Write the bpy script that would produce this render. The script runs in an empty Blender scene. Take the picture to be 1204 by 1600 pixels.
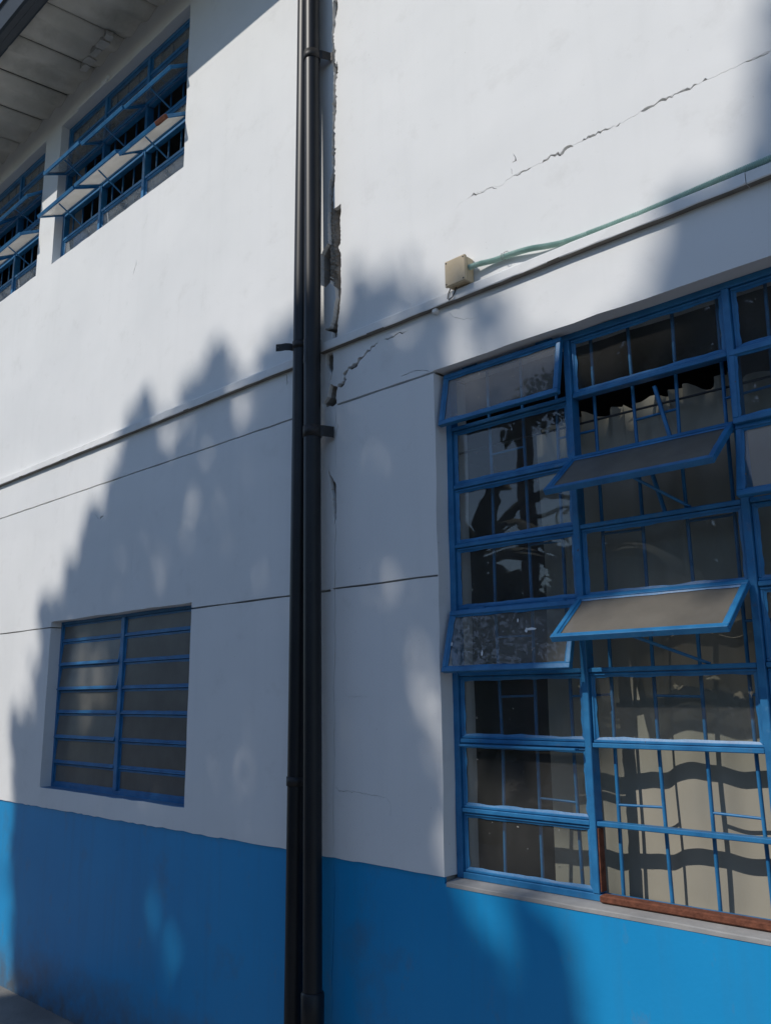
import bpy, bmesh, math, random
import numpy as np
from mathutils import Vector, Matrix, noise, geometry

rng = random.Random(7)
R_ = math.radians
scene = bpy.context.scene
col = scene.collection

# ------------------------------------------------------------------ camera
CAM = Vector((0.0, -2.5, 1.69))
FPX, YAW, PIT, ROLL = 1355.14, 0.759815, 0.209159, -0.009642
fwd = Vector((-math.sin(YAW) * math.cos(PIT), math.cos(YAW) * math.cos(PIT), math.sin(PIT)))
r0 = Vector((math.cos(YAW), math.sin(YAW), 0)); u0 = r0.cross(fwd)
rgt = r0 * math.cos(ROLL) + u0 * math.sin(ROLL)
upv = u0 * math.cos(ROLL) - r0 * math.sin(ROLL)
cd = bpy.data.cameras.new('camera'); cam = bpy.data.objects.new('camera', cd); col.objects.link(cam)
cam.matrix_world = Matrix(((rgt.x, upv.x, -fwd.x, CAM.x), (rgt.y, upv.y, -fwd.y, CAM.y),
                           (rgt.z, upv.z, -fwd.z, CAM.z), (0, 0, 0, 1)))
cd.sensor_fit = 'HORIZONTAL'; cd.sensor_width = 36; cd.lens = 36 * FPX / 1204
cd.clip_end = 2000; cd.clip_start = .02
scene.camera = cam

# ------------------------------------------------------------------ light
SUN = Vector((-.45, -1.0, .97)).normalized()
w = bpy.data.worlds.new('World'); scene.world = w; w.use_nodes = True
nt = w.node_tree; bg = nt.nodes['Background']
sky = nt.nodes.new('ShaderNodeTexSky'); sky.sky_type = 'NISHITA'; sky.sun_disc = False
sky.sun_elevation = math.asin(SUN.z); sky.sun_rotation = math.atan2(SUN.x, SUN.y)
sky.air_density = 1.0; sky.dust_density = .3; sky.ozone_density = 4.0
nt.links.new(sky.outputs[0], bg.inputs[0]); bg.inputs[1].default_value = .116
sl = bpy.data.lights.new('sun', 'SUN'); so = bpy.data.objects.new('sun', sl); col.objects.link(so)
sl.energy = 3.05; sl.angle = R_(.53); sl.color = (1, .95, .875)
so.rotation_euler = (-SUN).to_track_quat('-Z', 'Y').to_euler(); so.location = (0, -8, 12)
vs = scene.view_settings; vs.view_transform = 'Standard'; vs.look = 'None'; vs.exposure = 0.0; vs.gamma = 1

# ------------------------------------------------------------------ helpers
def px(u, v, y=0.0):
    """photo pixel -> point on the vertical plane at depth y"""
    d = fwd + rgt * ((u - 602) / FPX) - upv * ((v - 800) / FPX)
    t = (y - CAM.y) / d.y
    return CAM + d * t
def pxz(u, v, y=0.0):
    p = px(u, v, y); return (p.x, p.z)

def link(name, me, mat=None, parent=None):
    o = bpy.data.objects.new(name, me); col.objects.link(o)
    if mat and not me.materials: me.materials.append(mat)
    if parent: o.parent = parent
    return o
def empty(name, loc=(0, 0, 0)):
    o = bpy.data.objects.new(name, None); col.objects.link(o); o.location = loc; o.empty_display_size = .2
    return o
def tag(o, label=None, cat=None, group=None, kind=None):
    for k, v in (('label', label), ('category', cat), ('group', group), ('kind', kind)):
        if v: o[k] = v
    return o

class MB:
    def __init__(s): s.v = []; s.f = []; s.sm = []
    def add(s, vs, fs, smooth=False):
        n = len(s.v); s.v += [tuple(p) for p in vs]; s.f += [tuple(i + n for i in f) for f in fs]; s.sm += [smooth] * len(fs)
        return s
    def box(s, x0, x1, y0, y1, z0, z1, b=.0015, M=None):
        """box with chamfered edges"""
        c = Vector(((x0+x1)/2, (y0+y1)/2, (z0+z1)/2)); h = (abs(x1-x0)/2, abs(y1-y0)/2, abs(z1-z0)/2)
        b = min(b, min(h) * .45)
        V = []; idx = {}
        for sx in (-1, 1):
            for sy in (-1, 1):
                for sz in (-1, 1):
                    for a in range(3):
                        p = [sx*h[0], sy*h[1], sz*h[2]]
                        for k, sg in enumerate((sx, sy, sz)):
                            if k != a: p[k] -= sg * b
                        idx[(sx, sy, sz, a)] = len(V); V.append(c + Vector(p))
        F = []
        for a in range(3):
            o1, o2 = [k for k in range(3) if k != a]
            for sg in (-1, 1):
                q = []
                for s1, s2 in ((-1, -1), (1, -1), (1, 1), (-1, 1)):
                    t = [0, 0, 0]; t[a] = sg; t[o1] = s1; t[o2] = s2; q.append(idx[(*t, a)])
                F.append(q)
        for a in range(3):
            o1, o2 = [k for k in range(3) if k != a]
            for s1 in (-1, 1):
                for s2 in (-1, 1):
                    q = []
                    for e, ax in ((-1, o1), (-1, o2), (1, o2), (1, o1)):
                        t = [0, 0, 0]; t[a] = e; t[o1] = s1; t[o2] = s2; q.append(idx[(*t, ax)])
                    F.append(q)
        for sx in (-1, 1):
            for sy in (-1, 1):
                for sz in (-1, 1): F.append([idx[(sx, sy, sz, a)] for a in range(3)])
        if M is not None: V = [M @ p for p in V]
        return s.add(V, F)
    def tube(s, pts, rad, n=12, cap=True, smooth=True, flat=1.0):
        pts = [Vector(p) for p in pts]; V = []; F = []
        if not hasattr(rad, '__len__'): rad = [rad] * len(pts)
        t0 = (pts[1] - pts[0]).normalized()
        a = t0.orthogonal().normalized()
        for i, p in enumerate(pts):
            t = (pts[min(i+1, len(pts)-1)] - pts[max(i-1, 0)]).normalized()
            a = (a - t * a.dot(t)).normalized(); b = t.cross(a)
            for k in range(n):
                an = 2 * math.pi * k / n
                V.append(p + (a * math.cos(an) + b * math.sin(an) * flat) * rad[i])
        for i in range(len(pts) - 1):
            for k in range(n):
                F.append((i*n+k, i*n+(k+1) % n, (i+1)*n+(k+1) % n, (i+1)*n+k))
        s.add(V, F, smooth)
        if cap:
            s.add(V[:n], [tuple(range(n))[::-1]]); s.add(V[-n:], [tuple(range(n))])
        return s
    def build(s, name, mat, parent=None):
        me = bpy.data.meshes.new(name); me.from_pydata(s.v, [], s.f)
        bm = bmesh.new(); bm.from_mesh(me); bmesh.ops.recalc_face_normals(bm, faces=bm.faces); bm.to_mesh(me); bm.free()
        if any(s.sm) and len(me.polygons) == len(s.sm): me.polygons.foreach_set('use_smooth', s.sm)
        return link(name, me, mat, parent)

def inpoly(P, poly):
    poly = np.asarray(poly); x, z = P[:, 0], P[:, 1]; r = np.zeros(len(P), bool)
    x1, z1 = poly[:, 0], poly[:, 1]; x2, z2 = np.roll(x1, -1), np.roll(z1, -1)
    for a, b, c, d in zip(x1, z1, x2, z2):
        if b == d: continue
        m = ((b > z) != (d > z)) & (x < (c - a) * (z - b) / (d - b) + a); r ^= m
    return r

def sheet(name, outer, holes, y0, depth, mat, parent):
    """flat plaster sheet facing -y with real holes; depth(mx, mz) = how far the rim goes in"""
    V = []; E = []
    for lp in [outer] + holes:
        n = len(V); V += [Vector(p) for p in lp]; E += [(n + i, n + (i + 1) % len(lp)) for i in range(len(lp))]
    ov, oe, of, *_ = geometry.delaunay_2d_cdt(V, E, [], 0, 1e-6)
    P = np.array([[v.x, v.y] for v in ov])
    T = np.array([list(f) for f in of])
    C = P[T].mean(1)
    keep = inpoly(C, outer)
    for h in holes: keep &= ~inpoly(C, h)
    T = T[keep]
    cnt = {}
    for t in T:
        for a, b in ((t[0], t[1]), (t[1], t[2]), (t[2], t[0])):
            cnt.setdefault((min(a, b), max(a, b)), []).append((a, b))
    vs_ = [(p[0], y0, p[1]) for p in P]; fs = [tuple(int(i) for i in t) for t in T]
    for k, l in cnt.items():
        if len(l) == 1:
            a, b = l[0]; m = (P[a] + P[b]) / 2; d = depth(m[0], m[1]); n = len(vs_)
            vs_ += [(P[a][0], y0, P[a][1]), (P[b][0], y0, P[b][1]), (P[b][0], y0 + d, P[b][1]), (P[a][0], y0 + d, P[a][1])]
            fs.append((n + 1, n, n + 3, n + 2))
    me = bpy.data.meshes.new(name); me.from_pydata(vs_, [], fs); me.update()
    return link(name, me, mat, parent)

def wavy_rect(x0, x1, z0, z1, amp=.0025, step=.09):
    pts = []
    cs = [(x0, z0), (x1, z0), (x1, z1), (x0, z1)]
    for i in range(4):
        a, b = cs[i], cs[(i + 1) % 4]; L = math.hypot(b[0]-a[0], b[1]-a[1]); n = max(2, int(L / step))
        for k in range(n):
            t = k / n; j = rng.uniform(-amp, amp) if k else 0
            p = [a[0] + (b[0]-a[0]) * t, a[1] + (b[1]-a[1]) * t]; p[1 - (i % 2)] += j
            pts.append(tuple(p))
    return pts

def crack(pts, w, seed=0, sub=.018):
    """thin jagged polygon along a polyline given in wall metres; w = widths at the points"""
    r = random.Random(seed); L = []
    for i in range(len(pts) - 1):
        a, b = Vector(pts[i]), Vector(pts[i + 1]); n = max(1, int((b - a).length / sub))
        for k in range(n):
            t = k / n; L.append((a.lerp(b, t), w[i] + (w[i+1] - w[i]) * t))
    L.append((Vector(pts[-1]), w[-1]))
    A = []; B = []
    for i, (p, ww) in enumerate(L):
        d = (L[min(i+1, len(L)-1)][0] - L[max(i-1, 0)][0]).normalized(); n = Vector((-d.y, d.x))
        c = p + n * r.uniform(-.45, .45) * min(.012, .006 + ww)
        e = 0 if i in (0, len(L) - 1) else 1
        h = max(.0004, ww * .5 * r.uniform(.45, 1.45)) * e
        A.append(tuple(c + n * h)); B.append(tuple(c - n * h))
    return A + B[::-1][1:-1] if len(A) > 2 else A + B[::-1]

# ------------------------------------------------------------------ materials
def mat(name):
    m = bpy.data.materials.new(name); m.use_nodes = True
    return m, m.node_tree.nodes, m.node_tree.links, m.node_tree.nodes['Principled BSDF']
def nz(N, L, scale, detail=4, rough=.55, vec=None, sc=None):
    n = N.new('ShaderNodeTexNoise'); n.inputs['Scale'].default_value = scale
    n.inputs['Detail'].default_value = detail; n.inputs['Roughness'].default_value = rough
    t = N.new('ShaderNodeTexCoord'); v = t.outputs['Object']
    if sc:
        mp = N.new('ShaderNodeMapping'); mp.inputs['Scale'].default_value = sc; L.new(v, mp.inputs[0]); v = mp.outputs[0]
    L.new(v, n.inputs['Vector']); return n.outputs['Fac']
def ramp(N, L, f, stops):
    r = N.new('ShaderNodeValToRGB'); e = r.color_ramp.elements
    while len(e) < len(stops): e.new(.5)
    for i, (p, c) in enumerate(stops):
        e[i].position = p; e[i].color = c if len(c) == 4 else (*c, 1)
    L.new(f, r.inputs[0]); return r.outputs[0]
def mix(N, L, f, a, b, mode='MIX'):
    m = N.new('ShaderNodeMix'); m.data_type = 'RGBA'; m.blend_type = mode
    for s, v in ((0, f), (6, a), (7, b)):
        if isinstance(v, (int, float)): m.inputs[s].default_value = v
        elif isinstance(v, tuple): m.inputs[s].default_value = (*v, 1) if len(v) == 3 else v
        else: L.new(v, m.inputs[s])
    return m.outputs[2]
def bump(N, L, B, h, st, dist=.01):
    b = N.new('ShaderNodeBump'); b.inputs['Strength'].default_value = st; b.inputs['Distance'].default_value = dist
    L.new(h, b.inputs['Height']); L.new(b.outputs[0], B.inputs['Normal']); return b

def surf(name, base, var, rough=.6, scale=3, bumps=(60, .25, .002), spec=.3, dirt=None, streak=None):
    m, N, L, B = mat(name)
    c = ramp(N, L, nz(N, L, scale, 5), [(.3, base), (.7, var)])
    if streak:
        c = mix(N, L, ramp(N, L, nz(N, L, 1, 5, .6, sc=(14, 14, .9)), [(.5, (0, 0, 0)), (.8, (streak[1],) * 3)]), c, streak[0])
    if dirt:
        c = mix(N, L, ramp(N, L, nz(N, L, dirt[2], 6, .65), [(dirt[3], (0, 0, 0)), (dirt[3] + .16, (dirt[1],) * 3)]), c, dirt[0])
    L.new(c, B.inputs['Base Color']); B.inputs['Roughness'].default_value = rough
    B.inputs['Specular IOR Level'].default_value = spec
    if bumps: bump(N, L, B, nz(N, L, bumps[0], 5, .6), bumps[1], bumps[2])
    return m

def plaster_mat():
    m, N, L, B = mat('white_plaster_paint')
    c = ramp(N, L, nz(N, L, 1.3, 5), [(.3, (.76, .765, .755)), (.7, (.82, .82, .81))])
    c = mix(N, L, ramp(N, L, nz(N, L, 1, 6, .65, sc=(11, 11, .8)), [(.52, (0, 0, 0)), (.85, (.14,) * 3)]), c, (.55, .55, .53))
    c = mix(N, L, ramp(N, L, nz(N, L, 5, 8, .7), [(.56, (0, 0, 0)), (.76, (.30,) * 3)]), c, (.52, .51, .48))
    c = mix(N, L, ramp(N, L, nz(N, L, .8, 3, .5, sc=(1, 1, 1.6)), [(.46, (0, 0, 0)), (.52, (.10,) * 3)]), c, (.62, .63, .64))
    c = mix(N, L, ramp(N, L, nz(N, L, 70, 3, .5), [(.71, (0, 0, 0)), (.76, (.45,) * 3)]), c, (.4, .38, .35))
    L.new(c, B.inputs['Base Color']); B.inputs['Roughness'].default_value = .62; B.inputs['Specular IOR Level'].default_value = .25
    big = nz(N, L, 2.2, 3, .5); fine = nz(N, L, 90, 5, .65)
    b1 = N.new('ShaderNodeBump'); b1.inputs['Strength'].default_value = .35; b1.inputs['Distance'].default_value = .02; L.new(big, b1.inputs['Height'])
    b2 = N.new('ShaderNodeBump'); b2.inputs['Strength'].default_value = .22; b2.inputs['Distance'].default_value = .0015; L.new(fine, b2.inputs['Height'])
    L.new(b1.outputs[0], b2.inputs['Normal']); L.new(b2.outputs[0], B.inputs['Normal'])
    return m

def fresnel(N, L, ior):
    """pane-thin Fresnel: the same reflectance from either side, no total internal reflection"""
    f = N.new('ShaderNodeFresnel'); g_ = N.new('ShaderNodeNewGeometry'); m_ = N.new('ShaderNodeMath'); m_.operation = 'MULTIPLY_ADD'
    L.new(g_.outputs['Backfacing'], m_.inputs[0]); m_.inputs[1].default_value = 1 / ior - ior; m_.inputs[2].default_value = ior
    L.new(m_.outputs[0], f.inputs[0]); return f
def glass_mat(name, dust_sheen=.05, dust_sheen_col=(.35, .34, .32), tint=(.93, .95, .95), scale=3, specks=True):
    m, N, L, B = mat(name); N.remove(B)
    out = N['Material Output']
    tr = N.new('ShaderNodeBsdfTransparent'); tr.inputs[0].default_value = (*tint, 1)
    gl = N.new('ShaderNodeBsdfGlossy'); gl.inputs['Roughness'].default_value = .015
    df = N.new('ShaderNodeBsdfDiffuse'); df.inputs[0].default_value = (*dust_sheen_col, 1)
    fr = fresnel(N, L, 1.5)
    bn = N.new('ShaderNodeBump'); bn.inputs['Strength'].default_value = .08; bn.inputs['Distance'].default_value = .01
    L.new(nz(N, L, 3.5, 2), bn.inputs['Height']); L.new(bn.outputs[0], gl.inputs['Normal'])
    m1 = N.new('ShaderNodeMixShader'); L.new(fr.outputs[0], m1.inputs[0]); L.new(tr.outputs[0], m1.inputs[1]); L.new(gl.outputs[0], m1.inputs[2])
    d = ramp(N, L, nz(N, L, scale, 6, .65, sc=(1, 1, .45)), [(.3, (dust_sheen * .35,) * 3), (.75, (dust_sheen * 1.8,) * 3)])
    if specks:
        sp = ramp(N, L, nz(N, L, 55, 2, .5), [(.745, (0, 0, 0)), (.765, (.6,) * 3)])
        d = mix(N, L, 1.0, d, sp, 'ADD')
    m2 = N.new('ShaderNodeMixShader'); L.new(d, m2.inputs[0]); L.new(m1.outputs[0], m2.inputs[1]); L.new(df.outputs[0], m2.inputs[2])
    L.new(m2.outputs[0], out.inputs[0]); return m

def frosted_mat(name, c, trans=.5, clear=.12):
    m, N, L, B = mat(name); N.remove(B); out = N['Material Output']
    colr = ramp(N, L, nz(N, L, 4, 6, .65), [(.3, tuple(k * .7 for k in c)), (.7, c)])
    df = N.new('ShaderNodeBsdfDiffuse'); tl = N.new('ShaderNodeBsdfTranslucent'); tr = N.new('ShaderNodeBsdfTransparent')
    gl = N.new('ShaderNodeBsdfGlossy'); gl.inputs['Roughness'].default_value = .25
    L.new(colr, df.inputs[0]); L.new(colr, tl.inputs[0])
    a = N.new('ShaderNodeMixShader'); a.inputs[0].default_value = trans; L.new(df.outputs[0], a.inputs[1]); L.new(tl.outputs[0], a.inputs[2])
    b = N.new('ShaderNodeMixShader'); b.inputs[0].default_value = clear; L.new(a.outputs[0], b.inputs[1]); L.new(tr.outputs[0], b.inputs[2])
    f = fresnel(N, L, 1.4)
    d = N.new('ShaderNodeMixShader'); L.new(f.outputs[0], d.inputs[0]); L.new(b.outputs[0], d.inputs[1]); L.new(gl.outputs[0], d.inputs[2])
    bn = N.new('ShaderNodeBump'); bn.inputs['Strength'].default_value = .3; bn.inputs['Distance'].default_value = .002
    L.new(nz(N, L, 140, 2), bn.inputs['Height']); L.new(bn.outputs[0], gl.inputs['Normal'])
    L.new(d.outputs[0], out.inputs[0]); return m

PLASTER = plaster_mat()
CORE = surf('bare_cement', (.33, .31, .28), (.42, .40, .37), .9, 12, (70, .6, .006))
UNDERSHADE = surf('shade_toned_underside', (.15, .14, .125), (.24, .225, .20), .95, 12, (70, .4, .004))  # shade under the string course, put into the colour
MORTAR = surf('exposed_mortar', (.24, .20, .16), (.46, .41, .35), .95, 24, (160, .9, .006))
DADO = surf('blue_wall_paint', (.009, .27, .58), (.012, .30, .63), .42, 1.6, (70, .22, .002), .4,
            dirt=((.10, .13, .16), .35, 2.2, .58), streak=((.05, .16, .28), .25))
_n, _l = DADO.node_tree.nodes, DADO.node_tree.links; _b = _n['Principled BSDF']
_src = _b.inputs['Base Color'].links[0].from_socket
_tc = _n.new('ShaderNodeTexCoord'); _sx = _n.new('ShaderNodeSeparateXYZ'); _l.new(_tc.outputs['Object'], _sx.inputs[0])
_mr = _n.new('ShaderNodeMapRange'); _mr.inputs[1].default_value = .42; _mr.inputs[2].default_value = .0; _l.new(_sx.outputs[2], _mr.inputs[0])
_mu = _n.new('ShaderNodeMath'); _mu.operation = 'MULTIPLY'; _l.new(_mr.outputs[0], _mu.inputs[0]); _l.new(nz(_n, _l, 7, 7, .7), _mu.inputs[1])
_f = ramp(_n, _l, _mu.outputs[0], [(.12, (0, 0, 0)), (.55, (.85,) * 3)])
_scu = ramp(_n, _l, nz(_n, _l, 1, 7, .7, sc=(9, 9, 5)), [(.60, (0, 0, 0)), (.70, (.4,) * 3)])
_c1 = mix(_n, _l, _scu, _src, (.10, .22, .36))
_l.new(mix(_n, _l, _f, _c1, (.11, .10, .085)), _b.inputs['Base Color'])
FRAME = surf('blue_frame_paint', (.012, .12, .29), (.030, .20, .42), .42, 14, (120, .3, .002), .45,
             dirt=((.16, .15, .14), .5, 26, .62))
_n, _l = FRAME.node_tree.nodes, FRAME.node_tree.links; _b = _n['Principled BSDF']
_src = _b.inputs['Base Color'].links[0].from_socket
_c1 = mix(_n, _l, ramp(_n, _l, nz(_n, _l, 1, 6, .7, sc=(30, 30, 30)), [(.60, (0, 0, 0)), (.72, (.55,) * 3)]), _src, (.10, .24, .40))
_c2 = mix(_n, _l, ramp(_n, _l, nz(_n, _l, 42, 5, .7), [(.66, (0, 0, 0)), (.70, (.8,) * 3)]), _c1, (.10, .05, .03))
_l.new(_c2, _b.inputs['Base Color'])
SILLB = surf('dusty_blue_sill_paint', (.06, .17, .32), (.12, .22, .34), .6, 8, (90, .3, .002))
SILLG = surf('dusty_cement_sill', (.24, .24, .24), (.36, .355, .345), .85, 9, (90, .4, .003))
RUST = surf('rusty_steel', (.10, .035, .02), (.22, .08, .045), .85, 40, (120, .7, .004))
PIPE = surf('black_pvc', (.008, .009, .011), (.014, .016, .019), .42, 6, (30, .05, .002), .36, dirt=((.10, .10, .10), .3, 18, .66))
STRAP = surf('black_strap_steel', (.012, .012, .014), (.03, .028, .026), .5, 20, (80, .3, .002), .4)
BOXM = surf('aged_beige_plastic', (.52, .41, .26), (.60, .49, .33), .45, 14, (80, .08, .001), .4, dirt=((.24, .20, .15), .4, 9, .6))
CONDUIT = surf('pale_green_plastic', (.30, .46, .40), (.42, .58, .51), .5, 20, (60, .1, .001), .4)
WIRE = surf('dark_wire_insulation', (.03, .03, .035), (.05, .05, .05), .5, 20, None)
SHEET = surf('grey_fibre_cement', (.50, .49, .44), (.62, .60, .55), .85, 5, (50, .35, .003), .2, dirt=((.30, .295, .26), .5, 3, .52))
SPLASH = surf('lime_splash', (.45, .45, .43), (.58, .57, .55), .9, 20, (90, .4, .003))
GUTTER = surf('dark_painted_steel', (.02, .03, .042), (.03, .042, .055), .5, 4, (30, .1, .002), .4)
CURT = None
GROUND = surf('worn_concrete_ground', (.17, .162, .15), (.26, .25, .232), .92, 2.5, (40, .5, .01), .2, dirt=((.09, .08, .065), .6, 1.2, .52))
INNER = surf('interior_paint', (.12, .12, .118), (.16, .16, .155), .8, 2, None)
BARK = surf('tree_bark', (.07, .05, .035), (.14, .105, .075), .95, 9, (30, .9, .02))

def leaf_mat(name, a, b):
    m, N, L, B = mat(name)
    L.new(ramp(N, L, nz(N, L, 1.6, 3), [(.3, a), (.7, b)]), B.inputs['Base Color'])
    B.inputs['Roughness'].default_value = .75; B.inputs['Specular IOR Level'].default_value = .15
    return m
LEAF = leaf_mat('tree_leaf', (.035, .075, .018), (.07, .13, .03))
BANANA = leaf_mat('banana_leaf', (.012, .03, .007), (.02, .045, .01))  # leaf colour darkened to stand in for backlit shade
FARLEAF = leaf_mat('far_foliage', (.03, .055, .018), (.055, .085, .028))

m, N, L, B = mat('beige_curtain_cloth')
L.new(ramp(N, L, nz(N, L, 2, 4), [(.3, (.29, .27, .22)), (.7, (.37, .345, .285))]), B.inputs['Base Color'])
B.inputs['Roughness'].default_value = .9; B.inputs['Specular IOR Level'].default_value = .1
bump(N, L, B, nz(N, L, 220, 2), .2, .001); CURT = m
GLASS = glass_mat('dusty_window_glass', .05)
GLASS2 = glass_mat('dull_dusty_glass', .16, (.36, .35, .33))
HAMMER = frosted_mat('hammered_grey_glass', (.25, .24, .215), .2, .25)
TAN = frosted_mat('grimy_tan_sash_glass', (.36, .33, .28), .45, .28)
MILK = frosted_mat('milky_sash_glass', (.84, .82, .77), .60, .42)
GREYSHEEN = glass_mat('grey_sheen_glass', .30, (.34, .34, .33))  # grey reflection and shade put into the pane colour
SKYSHEEN = glass_mat('sky_sheen_glass', .42, (.42, .45, .48))  # sky reflection put into a pale blue-grey coat on the pane

# ------------------------------------------------------------------ ground
me = bpy.data.meshes.new('ground')
xs = [-300, -60, -20] + [-12 + i * .5 for i in range(33)] + [12, 40, 300]
ys = [-300, -60, -20] + [-10 + i * .5 for i in range(20)] + [0.0, 8, 60, 300]
vv = []; ff = []
for j, y in enumerate(ys):
    for i, x in enumerate(xs):
        z = .012 * noise.noise(Vector((x * .9, y * .9, 0))) if -12 <= x <= 4 and -10 <= y <= -.05 else 0
        if abs(y) < .01: z = 0.008
        vv.append((x, y, z))
for j in range(len(ys) - 1):
    for i in range(len(xs) - 1):
        a = j * len(xs) + i; ff.append((a, a + 1, a + 1 + len(xs), a + len(xs)))
me.from_pydata(vv, [], ff)
tag(link('ground', me, GROUND), kind='structure')

# ------------------------------------------------------------------ building
B0 = empty('school_building', (-3, 0, 0))
B0.location = (0, 0, 0)
tag(B0, 'white two-storey building with blue dado, blue steel windows and a cracked wall joint', 'building')
XL, XR, TOP = -9.6, 3.2, 6.10
WINS = {'R': (-2.104, .19, 1.0, 2.957), 'L': (-5.262, -3.732, 1.172, 2.163),
        'U1': (-5.652, -3.982, 4.74, 5.86), 'U2': (-7.57, -5.90, 4.74, 5.86)}
DZ = 1.063
G1, G2 = 2.955, 2.128

# jagged outer edge along the dado
outer = [(XL, TOP), (XR, TOP)]
bot = []
x = XR
while x > XL:
    bot.append((x, DZ + rng.uniform(-.003, .003) + .004 * noise.noise(Vector((x * 3, 2, 0))))); x -= rng.uniform(.02, .07)
outer = [(XL, DZ)] + bot[::-1] + [(XR, TOP), (XL, TOP)]
holes = [wavy_rect(*(WINS[k][i] for i in (0, 1, 2, 3))) for k in WINS]
def groove(x0, x1, z, h=.0085, step=.11):
    n = int((x1 - x0) / step) + 1; a = []; b = []
    for i in range(n + 1):
        xx = x0 + (x1 - x0) * i / n
        a.append((xx, z + h / 2 + rng.uniform(-.0016, .0016))); b.append((xx, z - h / 2 + rng.uniform(-.0016, .0016)))
    return b + a[::-1]
holes += [groove(XL + .01, -2.80, G1), groove(-2.665, -2.103, G1 - .005, .009), groove(XL + .01, -5.262, G2), groove(-3.733, -2.7, G2 + .003),
          groove(-2.69, -2.105, G2 + .008, .008)]
P_ = lambda L: [pxz(*q) for q in L]
VOID = [
 P_([(520, 0), (527, 0), (527.5, 12), (526, 22), (522, 33), (519.5, 38), (519, 20)]),
 P_([(520, 69), (523, 75), (523.5, 95), (519, 104), (518, 90)]),
 P_([(526, 95), (528, 104), (526, 118), (523, 131), (520.5, 128), (522, 112)]),
 P_([(521, 128), (524, 140), (525, 160), (524, 176), (521, 190), (519.6, 168)]),
 P_([(521, 205), (523, 222), (522, 245), (520, 262), (518.5, 262), (519.5, 230)]),
 P_([(518.8, 270), (523.4, 272), (523, 283), (521, 296), (520.2, 309), (521, 326), (526, 323), (531.9, 317.8), (532.8, 328), (531, 341), (532, 362), (531.9, 379),
     (528.5, 386), (532.3, 395.6), (532.8, 409), (531.9, 427.5), (532.8, 455.6), (531, 474), (529.5, 490), (528, 499), (526.3, 527), (522.5, 532.5), (519.5, 529), (517.8, 518),
     (507, 516), (506.6, 514), (515, 511), (520.6, 493), (521, 483), (524.4, 465), (522.5, 450), (516.5, 442.5), (515.5, 430), (514, 400), (512.2, 371), (512.2, 324), (513.5, 287)]),
 P_([(501, 398), (506, 388), (512, 379), (515.5, 385), (516, 440), (508, 449), (501, 446)]),
 P_([(509.5, 553.5), (520, 551), (520.7, 564), (520.7, 576), (518.5, 586.5), (516, 599), (515.4, 597), (517, 583.5), (512.5, 577.5), (509.5, 573), (508.5, 561)]),
 P_([(516, 600), (522, 603), (528, 603.7), (526, 610.4), (524.5, 621), (526, 630), (520, 635), (514, 634.5), (505, 639.7), (503.5, 630), (511.7, 619.5), (513.2, 610.4)]),
 P_([(512.4, 729), (516, 742), (521, 750), (524.7, 756.4), (525.3, 790), (525.3, 811.4), (522, 820), (520.5, 803), (519.2, 784), (516, 760), (513.7, 745)]),
]
def rough(poly, amp, seed, step=.007):
    r = random.Random(seed); out = []
    for i in range(len(poly)):
        a, b = Vector(poly[i]), Vector(poly[(i + 1) % len(poly)]); d = b - a; n = max(1, int(d.length / step))
        nn = Vector((-d.y, d.x)).normalized() if d.length > 1e-6 else Vector((0, 0))
        for k in range(n): out.append(tuple(a + d * (k / n) + nn * (r.uniform(-amp, amp) if k else 0)))
    return out
VOID = [rough(v_, .0022, i + 60) for i, v_ in enumerate(VOID)]
UPC = crack(P_([(523.5, -40), (523.5, 15), (521.5, 36), (519.8, 60), (521.5, 80), (520.5, 98), (524, 112), (523, 132), (522.5, 150), (522, 178), (520.5, 195), (521, 225), (520.5, 250), (520.8, 275)]),
            [.026, .026, .018, .012, .020, .016, .028, .020, .024, .024, .016, .022, .020, .022], 404, .010)
holes += VOID + [UPC]
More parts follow.
